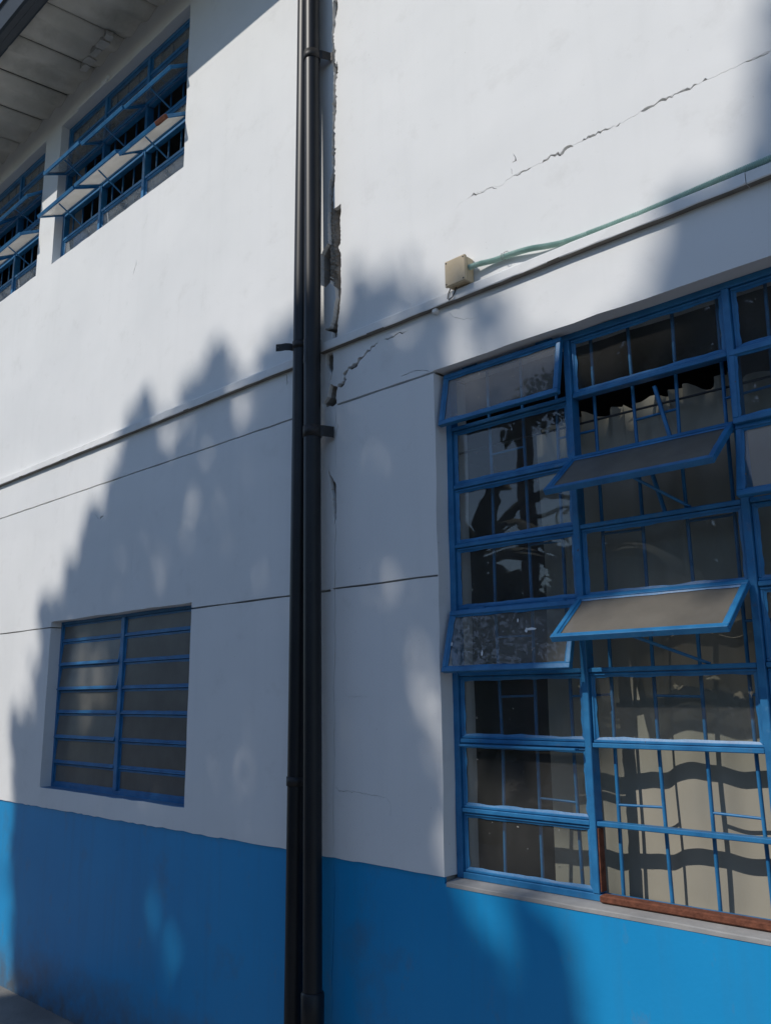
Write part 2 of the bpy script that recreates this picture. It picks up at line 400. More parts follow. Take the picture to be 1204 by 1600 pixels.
CR = [
 # stepped crack climbing away from the joint
 ([(526, 604), (531, 602), (536, 599), (539, 585), (544, 574), (556, 570.5), (561, 563), (566, 558), (582, 542), (591, 533)], [.006, .012, .011, .010, .012, .011, .008, .007, .006, .002]),
 # long diagonal crack above the conduit
 ([(800, 275), (812, 270), (822, 265), (830, 260)], [.002, .005, .004, .002]),
 ([(846, 254), (856, 246), (860, 243), (874, 240), (886, 231), (896, 228)], [.004, .009, .007, .009, .008, .003]),
 ([(908, 220), (922, 212), (930, 209), (945, 202), (957, 197)], [.004, .006, .006, .005, .002]),
 ([(962, 200), (966, 196), (970, 191)], [.003, .008, .002]),
 ([(1000, 174), (1006, 171), (1016, 165), (1030, 158), (1045, 152), (1062, 142), (1078, 138), (1090, 131)], [.003, .010, .006, .007, .004, .004, .007, .002]),
 ([(1096, 128), (1101, 125.5), (1105, 124)], [.004, .010, .003]),
 ([(1122, 116), (1127, 114)], [.003, .004]),
 ([(1160, 98), (1176, 92), (1188, 86), (1203, 80)], [.002, .003, .005, .002]),
 ([(735, 308), (740, 303), (746, 304), (760, 296), (765, 292), (774, 295), (778, 292)], [.002, .005, .0024, .0022, .0022, .002, .001]),
 ([(800, 273), (798, 262)], [.002, .0014]), ([(800, 255), (804, 250), (804, 246), (802, 238)], [.003, .005, .003, .001]),
 ([(712, 328), (717, 318), (725, 312)], [.0012, .0012, .0008]),
 # hairlines
 ([(625, 588), (633, 584), (640, 582), (654, 578), (665, 579), (671, 582)], [.001, .003, .002, .002, .003, .001]),
 ([(521, 1229), (529, 1235), (540, 1237), (560, 1238), (583, 1243), (603, 1246)], [.002, .0025, .002, .0016, .0014, .001]),
 ([(603, 1246), (609, 1253), (610, 1265), (608, 1277)], [.001, .0012, .0012, .001]),
 ([(538, 1088.5), (560, 1089), (576, 1089)], [.001, .001, .0008]),
 ([(213, 404), (213, 413), (209, 425), (207, 431)], [.001, .004, .003, .001]),
 ([(232, 330), (228, 345), (222, 362)], [.001, .002, .001]), ([(200, 470), (198, 480)], [.002, .002]),
 ([(206, 838), (208, 860), (205, 885), (207, 905), (205, 930)], [.001, .0012, .001, .0012, .001]),
 ([(448, 583), (448.5, 590), (447.5, 602)], [.002, .004, .003]),
 ([(148, 803), (153, 810), (155, 815)], [.001, .0018, .001]), ([(156, 811), (159, 808.5), (162, 807)], [.004, .008, .003]),
 ([(600, 531), (612, 527), (625, 520), (638, 516)], [.002, .004, .005, .001]),
 ([(527, 660), (526.5, 672), (525, 684)], [.001, .003, .004]),
 ([(516, 640), (519, 655), (519, 672)], [.001, .0018, .001]),
 ([(700, 487), (706, 494), (720, 498), (745, 497)], [.001, .0012, .0012, .0008]),
 ([(640, 470), (641, 480)], [.001, .0015]),
]
CRP = []
for i, (pts, ws) in enumerate(CR):
    c = crack(P_(pts), [q * (1.75 if i == 0 else 1.35 if max(ws) > .003 else 1.0) for q in ws], i + 11, .009); holes.append(c)
    if max(ws) > .003: CRP.append(c)
# hairline that ties the open stretches of the long diagonal crack together
holes.append(crack(P_([(728, 312), (740, 304), (765, 293), (780, 291), (800, 275), (830, 260), (846, 254), (860, 243), (886, 231), (908, 220), (930, 209), (957, 197), (968, 194), (985, 183), (1000, 174), (1030, 158), (1062, 142), (1090, 131), (1105, 124), (1127, 114), (1160, 98), (1204, 79), (1290, 40)]),
                   [.0012] * 23, 5, .012))
# the straight joint line under the broken stretch, and above it
holes.append(crack(P_([(524.8, 640), (524.6, 735)]), [.002, .002], 77, .05))
holes.append(crack(P_([(523.5, 815), (523, 957), (521.5, 1150), (519.8, 1338)]), [.004, .004, .004, .005], 78, .05))
RECTS = list(WINS.values())
def depth(mx, mz):
    for a, b, c, d in RECTS:
        if a - .008 < mx < b + .008 and c - .008 < mz < d + .008 and (min(abs(mx-a), abs(mx-b)) < .008 or min(abs(mz-c), abs(mz-d)) < .008):
            return .20
    return .022
sheet('plaster_wall', outer, holes, 0.0, depth, PLASTER, B0)
# cement core behind the plaster, deeply open at the joint
coreh = [[(a - .012, c - .012), (b + .012, c - .012), (b + .012, d + .012), (a - .012, d + .012)] for a, b, c, d in RECTS]
coreh += [VOID[k_] for k_ in (5, 6, 7, 8, 9)] + CRP + [UPC]
sheet('wall_core', [(XL, -.2), (XR, -.2), (XR, TOP - .01), (XL, TOP - .01)], coreh, .0215, lambda a, b: .19, CORE, B0)
# blue dado: a painted skin set a little back under the plaster edge
dh = [[(a, c), (b, c), (b, d), (a, d)] for a, b, c, d in [(-2.1135, .19, 1.038, 2)]]
dcr = [crack(P_([(519.8, 1338), (519, 1400), (517, 1500), (515, 1600)]), [.003, .003, .003, .003], 91, .05)]
sheet('blue_dado', [(XL, -.1), (XR, -.1), (XR, DZ + .02), (XL, DZ + .02)], dh + dcr, .0085, lambda a, b: .012, DADO, B0)

# rough mortar showing in the broken joint
def mortar(z0, z1, xa, xb, ya, yb, amp, edge, seed):
    """rough broken face: proud and crumbly on the left (ya), stepping back to a smoother recess on the right (yb)"""
    nx, nzv = 22, int((z1 - z0) / .005); b = MB(); V = []; F = []
    for j in range(nzv + 1):
        zz = z0 + (z1 - z0) * j / nzv; e = edge + .16 * noise.noise(Vector((seed, zz * 9, 0)))
        for i in range(nx + 1):
            s_ = i / nx; xx = xa + (xb - xa) * s_
            q = 1 / (1 + math.exp(-(s_ - e) * 22))
            nn = noise.fractal(Vector((xx * 70, seed, zz * 70)), .9, 2.1, 5) + .8 * noise.noise(Vector((xx * 30, seed, zz * 24)))
            V.append((xx, ya + (yb - ya) * q + amp * nn * (1 - .7 * q), zz))
    for j in range(nzv):
        for i in range(nx):
            a = j * (nx + 1) + i; F.append((a, a + 1, a + nx + 2, a + nx + 1))
    b.add(V, F, False); return b.build('exposed_mortar', MORTAR, B0)
mortar(pxz(516, 392)[1], pxz(516, 268)[1], pxz(511, 380)[0], pxz(534, 380)[0], .022, .075, .009, .45, 3.1)
mortar(pxz(516, 450)[1], pxz(516, 392)[1] + .001, pxz(513, 420)[0], pxz(534, 420)[0], .018, .12, .011, .55, 4.4)
mortar(pxz(516, 533)[1], pxz(516, 450)[1] + .001, pxz(505, 500)[0], pxz(534, 500)[0], .06, .09, .008, .62, 7.4)
mortar(pxz(516, 640)[1], pxz(516, 600)[1], pxz(503, 620)[0], pxz(529, 620)[0], .075, .035, .008, .55, 8.2)
mortar(pxz(516, 600)[1], pxz(516, 551)[1], pxz(507, 570)[0], pxz(522, 570)[0], .07, .045, .008, .4, 5.2)
mortar(pxz(516, 262)[1], pxz(516, 0)[1] + .3, pxz(516, 130)[0], pxz(530, 130)[0], .065, .045, .009, .45, 6.2)
mortar(pxz(516, 822)[1], pxz(516, 728)[1], pxz(511, 770)[0], pxz(526, 770)[0], .05, .07, .006, .5, 2.7)

# string course in lengths, with worn edges; the right-hand run has crept up at the joint
def ledge(x0, x1, z0, z1, up0=0.0, mode=0):
    b = MB(); n = max(4, int((x1 - x0) / .05)); V = []; F = []
    prof = [(.012, z0), (-.0255, z0), (-.028, z0 + .003), (-.028, z1 - .004), (-.025, z1), (.012, z1 + .006)]
    for i in range(n + 1):
        t = i / n; xx = x0 + (x1 - x0) * t; up = up0 * (1 - t)
        for k, (yy, zz) in enumerate(prof):
            j = .0012 if 0 < k < 5 else 0
            V.append((xx, yy + rng.uniform(-j, j), zz + up + .0025 * noise.noise(Vector((xx * 2.5, 7, 0))) + rng.uniform(-j, j) * .8))
    K = len(prof)
    for i in range(n):
        for k in range(K - 1):
            a = i * K + k; F.append((a, a + 1, a + K + 1, a + K))
    F.append(tuple(range(K))); F.append(tuple(n * K + k for k in range(K))[::-1])
    b.add(V, F); o_ = b.build('string_course', PLASTER, B0); o_.data.materials.append(UNDERSHADE)
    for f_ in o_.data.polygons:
        if f_.normal.z < -.8: f_.material_index = 1  # downward faces take the painted shade tone
    return o_
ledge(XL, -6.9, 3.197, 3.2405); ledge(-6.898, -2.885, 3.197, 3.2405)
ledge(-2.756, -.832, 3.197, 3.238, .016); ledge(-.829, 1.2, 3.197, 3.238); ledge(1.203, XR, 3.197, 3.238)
# small pipe stub under the string course
s = MB(); c = px(683, 487); s.tube([(c.x, .01, c.z), (c.x, -.012, c.z), (c.x, -.02, c.z), (c.x, -.021, c.z)], [.013, .013, .012, .006], 14); s.build('pipe_stub', PLASTER, B0)

# interior: floor, ceiling, partitions, back wall
def inner(name, *a):
    b = MB(); b.box(*a, b=.002); return b.build(name, INNER, B0)
inner('floor_slab', XL, XR, .215, 5.0, 3.0, 3.18)
inner('ground_floor', XL, XR, .215, 5.0, -.1, .05)
inner('back_wall', XL, XR, 5.0, 5.2, -.1, 6.3)
inner('partition_wall', -3.1, -2.95, .22, 4.99, .06, 2.99); inner('partition_wall', -3.1, -2.95, .22, 4.99, 3.19, 6.1)
inner('end_wall', XL - .2, XL, -.0, 5.2, -.1, 6.1); inner('end_wall', XR, XR + .2, -.0, 5.2, -.1, 6.1)
inner('ceiling', XL, XR, .22, 5.0, 6.0, 6.05)

# roof: fibre cement sheets with lapped edges, box gutter
RS = .12
def zr(y): return 6.065 + RS * y
SEAMS = [-4.78 - .405 * k for k in range(-20, 13)]
for i, xs_ in enumerate(SEAMS):
    x0, x1 = xs_ - .400, xs_ - .005; b = MB(); V = []; F = []; n = 14
    for yy in (-.60, -.4, -.2, 0, .5, 2.5):
        for k in range(n + 1):
            t = k / n; xx = x0 + (x1 - x0) * t
            zz = zr(yy) + .019 * math.cos(t * math.pi * 4) + .004 * math.sin(i * 7.3)
            V.append((xx, yy, zz))
    for j in range(5):
        for k in range(n):
            a = j * (n + 1) + k; F.append((a, a + 1, a + n + 2, a + n + 1))
    m0 = len(V); V += [(p[0], p[1], p[2] + .006) for p in V]; F += [tuple(q + m0 for q in f) for f in F[:5 * n]]
    for j in range(5): 
        for k in (0, n):
            a = j * (n + 1) + k; F.append((a, a + n + 1, a + n + 1 + m0, a + m0))
    for k in range(n): F.append((k, k + 1, k + 1 + m0, k + m0))
    b.add(V, F, True); b.build('roof_sheet', SHEET, B0)
b = MB(); pr = [(-.560, 6.10), (-.560, 5.985), (-.575, 5.976), (-.615, 5.976), (-.62, 5.969), (-.655, 5.969), (-.67, 5.98), (-.70, 6.09), (-.715, 6.095), (-.715, 6.102), (-.695, 6.10), (-.662, 5.987), (-.566, 5.985), (-.566, 6.10)]
K = len(pr)
b.add([(xx, y_, z_) for xx in (XL - .3, XR + .3) for y_, z_ in pr], [(k, (k + 1) % K, K + (k + 1) % K, K + k) for k in range(K)] + [tuple(range(K)), tuple(range(K, 2 * K))[::-1]])
b.build('gutter', GUTTER, B0)
b = MB(); b.add([(x_, y_, zr(y_) + .04) for x_ in (XL - .3, XR + .3) for y_ in (-.559, 2.5)] + [(x_, y_, zr(y_) + .06) for x_ in (XL - .3, XR + .3) for y_ in (-.559, 2.5)],
    [(0, 1, 3, 2), (4, 5, 7, 6), (0, 2, 6, 4), (1, 3, 7, 5), (0, 1, 5, 4), (2, 3, 7, 6)]); b.build('dark_seam_backing', GUTTER, B0)  # dark sheet added above the gaps so the seams read dark
# lime splashes left on the sheets beside the wall head
for i, (u0_, v0_, wd, dp) in enumerate([(133, 104, .09, .05), (140, 93, .08, .07), (150, 80, .10, .05), (160, 67, .10, .07), (170, 56, .06, .06)]):
    dd = fwd + rgt * ((u0_ - 602) / FPX) - upv * ((v0_ - 800) / FPX)
    t_ = (zr(0) + RS * CAM.y - CAM.z - .008) / (dd.z - RS * dd.y); p = CAM + dd * t_
    b = MB(); V = []; n = 14; rr_ = random.Random(i + 40)
    for q in range(n):
        an = 2 * math.pi * q / n; c_, s_ = math.cos(an), math.sin(an); m_ = max(abs(c_), abs(s_))
        V.append((p.x + wd / 2 * c_ / m_ * rr_.uniform(.8, 1.1), p.y + dp / 2 * s_ / m_ * rr_.uniform(.8, 1.15)))
    b.add([(a_, b_, zr(b_) - .021) for a_, b_ in V] + [(a_, b_, zr(b_) + .012) for a_, b_ in V],
          [tuple(range(n))] + [(q, (q + 1) % n, n + (q + 1) % n, n + q) for q in range(n)]); b.build('lime_splash', SPLASH, B0)
for (x0, x1, z, d) in [(-5.40, -4.98, 5.87, .012), (-5.05, -4.96, 5.885, .018)]:
    b = MB(); b.box(x0, x1, -d, .0, z - .012, z + .012, .004); b.build('plaster_lip', PLASTER, B0)

# ------------------------------------------------------------------ windows
def bar(parent, name, x0, x1, y0, y1, z0, z1, m=None, M=None, b=.0022):
    k = MB(); k.box(x0, x1, y0, y1, z0, z1, b, M); return k.build(name, m or FRAME, parent)
def ring(parent, name, x0, x1, z0, z1, y, wdt, dep, seed, M=None, m=None, lip=.010):
    """sash ring with a hand-painted, wavering inner lip on the glass"""
    k = MB(); r = random.Random(seed)
    T = M or Matrix.Identity(4)
    for a in ((x0, x1, z0, z0 + wdt), (x0, x1, z1 - wdt, z1)): k.box(a[0], a[1], y, y + dep, a[2], a[3], .0018, T)
    for a in ((x0, x0 + wdt), (x1 - wdt, x1)): k.box(a[0], a[1], y + .001, y + dep - .001, z0 + wdt, z1 - wdt, .0018, T)
    # lip: sloping putty down to the pane
    yo, yi = y + .004, y + dep * .5 - .003
    X0, X1, Z0, Z1 = x0 + wdt - .001, x1 - wdt + .001, z0 + wdt - .001, z1 - wdt + .001
    for side in range(4):
        nn = 16; V = []; F = []
        for i in range(nn + 1):
            t = i / nn; l = lip * (1 + .5 * noise.noise(Vector((seed * 3.7 + t * 6, side * 5.1, 0))) + .12 * r.uniform(-1, 1))
            tt = t
            if side < 2:
                xx = X0 + (X1 - X0) * tt; xi = min(max(xx, X0 + lip), X1 - lip); zz = Z0 if side == 0 else Z1; sg = 1 if side == 0 else -1
                V += [(xx, yo, zz), (xi, yi, zz + sg * l)]
            else:
                zz = Z0 + (Z1 - Z0) * tt; zi = min(max(zz, Z0 + lip), Z1 - lip); xx = X0 if side == 2 else X1; sg = 1 if side == 2 else -1
                V += [(xx, yo, zz), (xx + sg * l, yi, zi)]
        F = [(2*i, 2*i+1, 2*i+3, 2*i+2) for i in range(nn)]
        k.add([T @ Vector(p) for p in V], F, True)
    return k.build(name, m or FRAME, parent)
def pane(parent, x0, x1, z0, z1, y, m, M=None):
    k = MB(); k.box(x0, x1, y, y + .003, z0, z1, .0004, M); return k.build('pane', m, parent)
def hinge_mat(xc, y, z, ang):
    """rotate about a horizontal axis at (y,z): positive swings the lower edge outward (-y)"""
    return Matrix.Translation((0, y, z)) @ Matrix.Rotation(-ang, 4, 'X') @ Matrix.Translation((0, -y, -z))
def rodbar(parent, name, p0, p1, r=.005, m=None, n=8):
    k = MB(); k.tube([p0, p1], r, n); return k.build(name, m or FRAME, parent)

# --- big window on the right
WR = empty('window'); WR.parent = B0; WR['label'] = 'big blue steel window of eight rows with two propped-open sashes'
Y0 = .072
colx = [-2.104, -1.54, -.963, -.386, .19]
rz = [2.955, 2.72, 2.483, 2.25, 2.0, 1.767, 1.527, 1.284, 1.055]
k = MB()
k.box(colx[0], colx[0] + .026, Y0 - .004, Y0 + .04, 1.052, 2.956); k.box(colx[-1] - .026, colx[-1], Y0 - .004, Y0 + .04, 1.052, 2.956)
k.box(colx[0] + .026, colx[-1] - .026, Y0 - .003, Y0 + .039, 2.934, 2.956); k.box(colx[0] + .026, colx[-1] - .026, Y0 - .003, Y0 + .039, 1.052, 1.073)
k.build('frame', FRAME, WR)
for c in colx[1:4]: bar(WR, 'mullion', c - .012, c + .012, Y0 - .006, Y0 + .042, 1.074, 2.933)
for ci in range(4):
    a = colx[ci] + (.027 if ci == 0 else .013); bb = colx[ci + 1] - (.027 if ci == 3 else .013)
    for z in rz[1:-1]: bar(WR, 'transom', a, bb, Y0 - .002, Y0 + .036, z - .0075, z + .0075)
    for ri in range(8):
        zt, zb = rz[ri] - .0085, rz[ri + 1] + .0085
        if ri == 0: zt = 2.933
        if ri == 7: zb = 1.074
        key = (ci, ri); ang = {(0, 0): 11, (0, 4): 15, (1, 2): 51, (1, 4): 52, (2, 1): 4, (2, 2): 11}.get(key)
        sd = ci * 50 + ri
        if ang is not None:
            M = hinge_mat(0, Y0 - .008, rz[ri] - .004, R_(ang))
            zb2 = rz[ri + 1] - .006
            zt2 = zt + .004
            x0_, x1_ = a - .010, bb + .010
            ring(WR, 'sash', x0_, x1_, zb2, zt2, Y0 - .03, .018, .022, sd, M, lip=.007)
            pane(WR, x0_ + .016, x1_ - .016, zb2 + .016, zt2 - .016, Y0 - .02, GLASS2 if ci == 0 else TAN if ci == 1 else GLASS, M)
            if key == (0, 4):
                for fi, (fu, fv, fw, fh) in enumerate([(835, 986, .022, .006), (828, 988, .008, .010), (764, 1025, .004, .012), (714, 1010, .005, .010), (812, 972, .003, .008)]):
                    fx_, fz_ = pxz(fu, fv, .05); rf = random.Random(fi); nf = 9
                    k = MB(); k.add([M @ Vector((fx_ + fw * math.cos(6.283 * q_ / nf) * rf.uniform(.6, 1.1), Y0 - .0212, fz_ + fh * math.sin(6.283 * q_ / nf) * rf.uniform(.6, 1.1))) for q_ in range(nf)], [tuple(range(nf))])
                    k.build('paint_fleck', PLASTER, WR)
            # hinges
            for hx in (a + .07, bb - .11): bar(WR, 'hinge', hx, hx + .07, Y0 - .016, Y0 - .003, rz[ri] - .006, rz[ri] + .008, b=.003)
            continue
        if key in ((1, 1), (1, 6), (1, 7)): continue
        ring(WR, 'glazing_bead', a, bb, zb, zt, Y0 + .006, .009, .022, sd, lip=.009)
        pane(WR, a + .008, bb - .008, zb + .008, zt - .008, Y0 + .017, GLASS)
# broken bottom light of the second column: rusty bar and paint crust
bar(WR, 'rusty_sill_bar', -1.522, -.985, Y0 - .02, Y0 + .02, 1.053, 1.075, RUST, b=.004)
bar(WR, 'rusty_edge', -1.5265, -1.5215, Y0 - .001, Y0 + .03, 1.08, 1.27, RUST)
# drip bars over hinged rows, stays
bar(WR, 'drip_bar', -2.06, -1.575, Y0 - .03, Y0 - .004, 1.508, 1.516)
for (x, zt, dz, yb) in [(-1.235, 2.69, -.19, .10), (-1.27, 2.41, -.16, .10)]:
    p0 = Vector((x, .105, zt)); p1 = Vector((x + .045, .095, zt + dz)); k = MB(); k.tube([p0, p1], .008, 4); k.build('stay', FRAME, WR)
rodbar(WR, 'stay', (-1.29, -.105, 1.868), (-1.12, .09, 1.776), .005)
rodbar(WR, 'stay', (-1.26, -.085, 2.36), (-1.14, .09, 2.262), .005)
# burglar grille behind the glass
for i in range(14):
    x = -1.934 + .1525 * i
    j = lambda: rng.uniform(-.006, .006)
    k = MB(); pts = [(x + j(), .132 + j() * .4, z) for z in (1.06, 1.5, 2.0, 2.5, 2.95)]
    k.tube(pts, .0064, 6); k.build('grille_bar', FRAME, WR)
    for z, par in ((1.34, 1), (1.683, 0), (2.226, 1), (2.60, 0), (1.90, 0)):
        if i % 2 == par and i < 13: rodbar(WR, 'grille_tie', (x, .132, z), (x + .1525, .132, z + j()), .0045, n=6)
k = MB(); k.tube([(-2.1, .145, 2.64), (.19, .145, 2.64)], .004, 6); k.build('curtain_wire', WIRE, WR)
# cement sill, slightly sloping
k = MB(); n = 30; V = []; F = []
for i in range(n + 1):
    x = -2.1035 + (.1895 + 2.1035) * i / n; e = .003 * noise.noise(Vector((x * 6, 1, 3)))
    V += [(x, .2, 1.03), (x, .2, 1.0515), (x, .075, 1.0515), (x, .010 + e, 1.044 + e * .6), (x, .0062 + e * .6, 1.041 + e), (x, .0062 + e * .6, 1.03)]
for i in range(n):
    for q in range(5):
        a = i * 6 + q; F.append((a, a + 1, a + 7, a + 6))
F += [tuple(range(6)), tuple(n * 6 + q for q in range(6))[::-1]]
k.add(V, F); k.build('sill', SILLG, WR)

# --- small louvred window on the left
WL = empty('window'); WL.parent = B0; WL['label'] = 'small lower window of fourteen dull obscured panes in blue frame'
a0, a1, z0, z1 = -5.262, -3.732, 1.172, 2.163; Y1 = .068
k = MB(); k.box(a0, a0 + .022, Y1, Y1 + .05, z0, z1); k.box(a1 - .022, a1, Y1, Y1 + .05, z0, z1)
k.box(a0 + .022, a1 - .022, Y1 + .001, Y1 + .049, z1 - .018, z1); k.box(a0 + .022, a1 - .022, Y1 + .001, Y1 + .049, z0, z0 + .024); k.build('frame', FRAME, WL)
bar(WL, 'mullion', -4.523, -4.487, Y1 - .006, Y1 + .05, z0 + .025, z1 - .019)
lr = [2.163, 2.038, 1.892, 1.745, 1.608, 1.461, 1.315, 1.172]
for ci, (a, bb) in enumerate(((a0 + .023, -4.524), (-4.486, a1 - .023))):
    for ri in range(7):
        zt, zb = lr[ri] - .004, lr[ri + 1] + .007
        if ri == 0: zt = z1 - .019
        if ri == 6: zb = z0 + .026
        if ri: bar(WL, 'transom', a, bb, Y1 + .004, Y1 + .044, lr[ri] - .003, lr[ri] + .006)
        tl = R_(rng.uniform(3.5, 8)) if ci == 0 and ri not in (0, 6) else R_(rng.uniform(0, 3))
        M = hinge_mat(0, Y1 + .014, zt, tl)
        ring(WL, 'sash', a + .002, bb - .002, zb - .002, zt - .001, Y1 + .006, .009, .013, 300 + ci * 10 + ri, M, lip=.004)
        pane(WL, a + .008, bb - .008, zb + .005, zt - .006, Y1 + .010, HAMMER, M)
        k = MB(); k.box(a + .002, bb - .002, Y1 + .0015, Y1 + .020, zb - .010, zb - .0015, .002, M); k.build('sash_lip', FRAME, WL)
bar(WL, 'sill', a0 + .003, a1 - .003, .001, .2, 1.14, 1.1745, SILLB, b=.004)

# --- upper windows under the eaves
def upper(x0, x1, z0, z1, label, angs, rust):
    W = empty('window'); W.parent = B0; W['label'] = label; Y = .06
    cx_ = [x0, x0 + (x1 - x0) / 3, x0 + 2 * (x1 - x0) / 3, x1]; zz = [z1, 5.70, 5.47, 5.30, 5.135, 4.945, z0]
    k = MB(); k.box(x0, x0 + .028, Y, Y + .04, z0, z1); k.box(x1 - .028, x1, Y, Y + .04, z0, z1)
    k.box(x0 + .028, x1 - .028, Y + .001, Y + .039, z1 - .028, z1); k.box(x0 + .028, x1 - .028, Y + .001, Y + .039, z0, z0 + .022); k.build('frame', FRAME, W)
    for c in cx_[1:3]: bar(W, 'mullion', c - .015, c + .015, Y - .005, Y + .042, z0 + .023, z1 - .029)
    for ci in range(3):
        a = cx_[ci] + (.029 if ci == 0 else .016); bb = cx_[ci + 1] - (.029 if ci == 2 else .016)
        for z in zz[1:-1]: bar(W, 'transom', a, bb, Y, Y + .034, z - .010, z + .010)
        for ri in range(6):
            zt, zb = zz[ri] - .011, zz[ri + 1] + .011
            if ri == 0: zt = z1 - .029
            if ri == 5: zb = z0 + .023
            ang = angs.get((ci, ri))
            if ang is not None:
                M = hinge_mat(0, Y - .006, zz[ri] - .004, R_(ang)); zb2 = zz[ri + 1] - .022
                mm = RUST if (ci, ri) in rust else None
                ring(W, 'sash', a - .008, bb + .008, zb2, zt + .003, Y - .028, .015, .022, 500 + ci * 9 + ri, M, lip=.004)
                if mm: bar(W, 'rusty_patch', bb - .10, bb + .0085, Y - .0295, Y - .0045, zb2 - .0015, zb2 + .0195, RUST, M)
                pane(W, a + .006, bb - .006, zb2 + .014, zt - .012, Y - .018, MILK if ri == 4 else GREYSHEEN, M)  # upper row gets duller glass, its shadow put into the material
                xm = (a + bb) / 2; e = M @ Vector((xm, Y - .01, zb2 + .03)); rodbar(W, 'stay', e, (xm, Y + .03, zz[ri + 1] + .004), .0055, n=6)
            else:
                ring(W, 'glazing_bead', a, bb, zb, zt, Y + .006, .010, .02, 600 + ci * 9 + ri, lip=.006)
                pane(W, a + .006, bb - .006, zb + .006, zt - .006, Y + .016, SKYSHEEN if ri == 5 else GREYSHEEN)
    nb = 12
    for i in range(nb):
        x = x0 + .07 + (x1 - x0 - .14) * i / (nb - 1)
        rodbar(W, 'grille_bar', (x, .108, z0 + .005), (x + rng.uniform(-.004, .004), .108, z1 - .005), .0065, n=6)
    return W
upper(*WINS['U1'], 'upper blue window under the eaves with two rows of propped-open sashes',
      {(0, 2): 64, (1, 2): 58, (2, 2): 55, (0, 4): 63, (1, 4): 64, (2, 4): 56}, {(2, 4)})
upper(*WINS['U2'], 'upper blue window farther left, cut by the photo edge',
      {(0, 2): 50, (1, 2): 48, (2, 2): 52, (1, 4): 54, (2, 4): 60, (0, 4): 50}, set())

# ------------------------------------------------------------------ downpipes
def pipe_x(u, v, yc, r, side):
    """x of a pipe axis at depth yc whose side silhouette passes through the pixel (side -1 left, 1 right)"""
    d = px(u, v, yc) - CAM; hd = Vector((d.x, d.y)).normalized(); n = Vector((hd.y, -hd.x))
    return px(u, v, yc).x - side * r / abs(n.x)
RP = .0375
yl0, yr0, yr1 = -.058, -.072, -.088
def left_x(v, u): return pipe_x(u, v, yl0, RP, -1)
zt_, zb_ = 6.4, .02
def lerp_line(pa, pb, z):
    t = (z - pa[2]) / (pb[2] - pa[2]); return Vector(pa).lerp(Vector(pb), t)
pLa = (left_x(60, 464.3), yl0, px(464, 60, yl0).z); pLb = (left_x(1500, 444.5), yl0, px(444, 1500, yl0).z)
pRa = (pipe_x(499.5, 60, yr0, RP, 1), yr0, px(499, 60, yr0).z); pRb = (pipe_x(503.5, 1500, yr1, RP, 1), yr1, px(503, 1500, yr1).z)
def downpipe(pa, pb, label, joints):
    o = empty('downpipe', tuple(lerp_line(pa, pb, 0.0))); tag(o, label, 'downpipe', 'black downpipes at the wall joint')
    bx = lerp_line(pa, pb, 0.0)
    k = MB(); zs = [zb_ + (5.98 - zb_) * i / 40 for i in range(41)]
    pts = []
    for z in zs:
        q = lerp_line(pa, pb, z) - bx; q.z = z
        q.x += .0015 * noise.noise(Vector((z, pa[0] * 9, 0))); pts.append(q)
    # swan-neck out to the gutter
    top = pts[-1]
    k.tube(pts, RP, 28); k.build('pipe', PIPE, o)
    k = MB(); k.tube([top + Vector((0, 0, -.05)), top + Vector((0, -.04, .03)), top + Vector((0, -.30, .02)), top + Vector((0, -.52, .02)), top + Vector((0, -.56, .06))], RP * .98, 20); k.build('swan_neck', PIPE, o)
    for z in joints:
        q = lerp_line(pa, pb, z) - bx
        k = MB(); e_ = .007 if z < 1.5 else .0016; k.tube([(q.x, q.y, z - .11), (q.x, q.y, z - .105), (q.x, q.y, z + .0), (q.x, q.y, z + .006)], [RP + e_ * .7, RP + e_, RP + e_, RP + e_ * .4], 28); k.build('socket', PIPE, o)
    return o, bx
oL, bL = downpipe(pLa, pLb, 'farther black downpipe, left of the pair, with clamp ear on the wall', [])
oR, bR = downpipe(pRa, pRb, 'nearer black downpipe, right of the pair, with socket near the ground', [px(490, 1553, yr1).z, px(490, 531, -.08).z])
def ring_clamp(o, b_, pa, pb, z, h, ear):
    q = lerp_line(pa, pb, z)
    k = MB(); n = 24; V = []; F = []
    for i in range(n):
        an = 2 * math.pi * i / n
        for rr, zz in ((RP + .0006, z - h / 2), (RP + .0035, z - h / 2), (RP + .0035, z + h / 2), (RP + .0006, z + h / 2)):
            V.append((q.x - b_.x + rr * math.cos(an), q.y - b_.y + rr * math.sin(an), zz))
    for i in range(n):
        for w_ in range(4): F.append((i*4+w_, i*4+(w_+1) % 4, ((i+1) % n)*4+(w_+1) % 4, ((i+1) % n)*4+w_))
    k.add(V, F, True); c_ = k.build('clamp', STRAP, o)
    for sg, L_ in ear:
        e = MB(); x0 = q.x + sg * (RP - .003); x1 = x0 + sg * .014; x2 = q.x + sg * (RP + L_)
        pts = [(x0, q.y + .010), (x1, q.y + .026), (x1 + sg * .016, -.010), (x2, -.0045)]
        V = []; F = []
        for (xx, yy) in pts: V += [(xx, yy, z - h / 2), (xx, yy, z + h / 2), (xx, yy - .003, z + h / 2), (xx, yy - .003, z - h / 2)]
        for i in range(3):
            for w_ in range(4): F.append((i*4+w_, i*4+(w_+1) % 4, (i+1)*4+(w_+1) % 4, (i+1)*4+w_))
        F += [(0, 1, 2, 3), (15, 14, 13, 12)]
        e.add([(a - b_.x, b2 - b_.y, c2) for a, b2, c2 in V], F); e.build('clamp_ear', STRAP, c_)
        sc = MB(); xs2 = x2 - sg * .012 - b_.x; sc.tube([(xs2, -.0075 - b_.y, z), (xs2, -.012 - b_.y, z)], .005, 8); sc.build('screw', STRAP, c_)
ring_clamp(oL, bL, pLa, pLb, px(445, 545, -.09).z, .034, [])
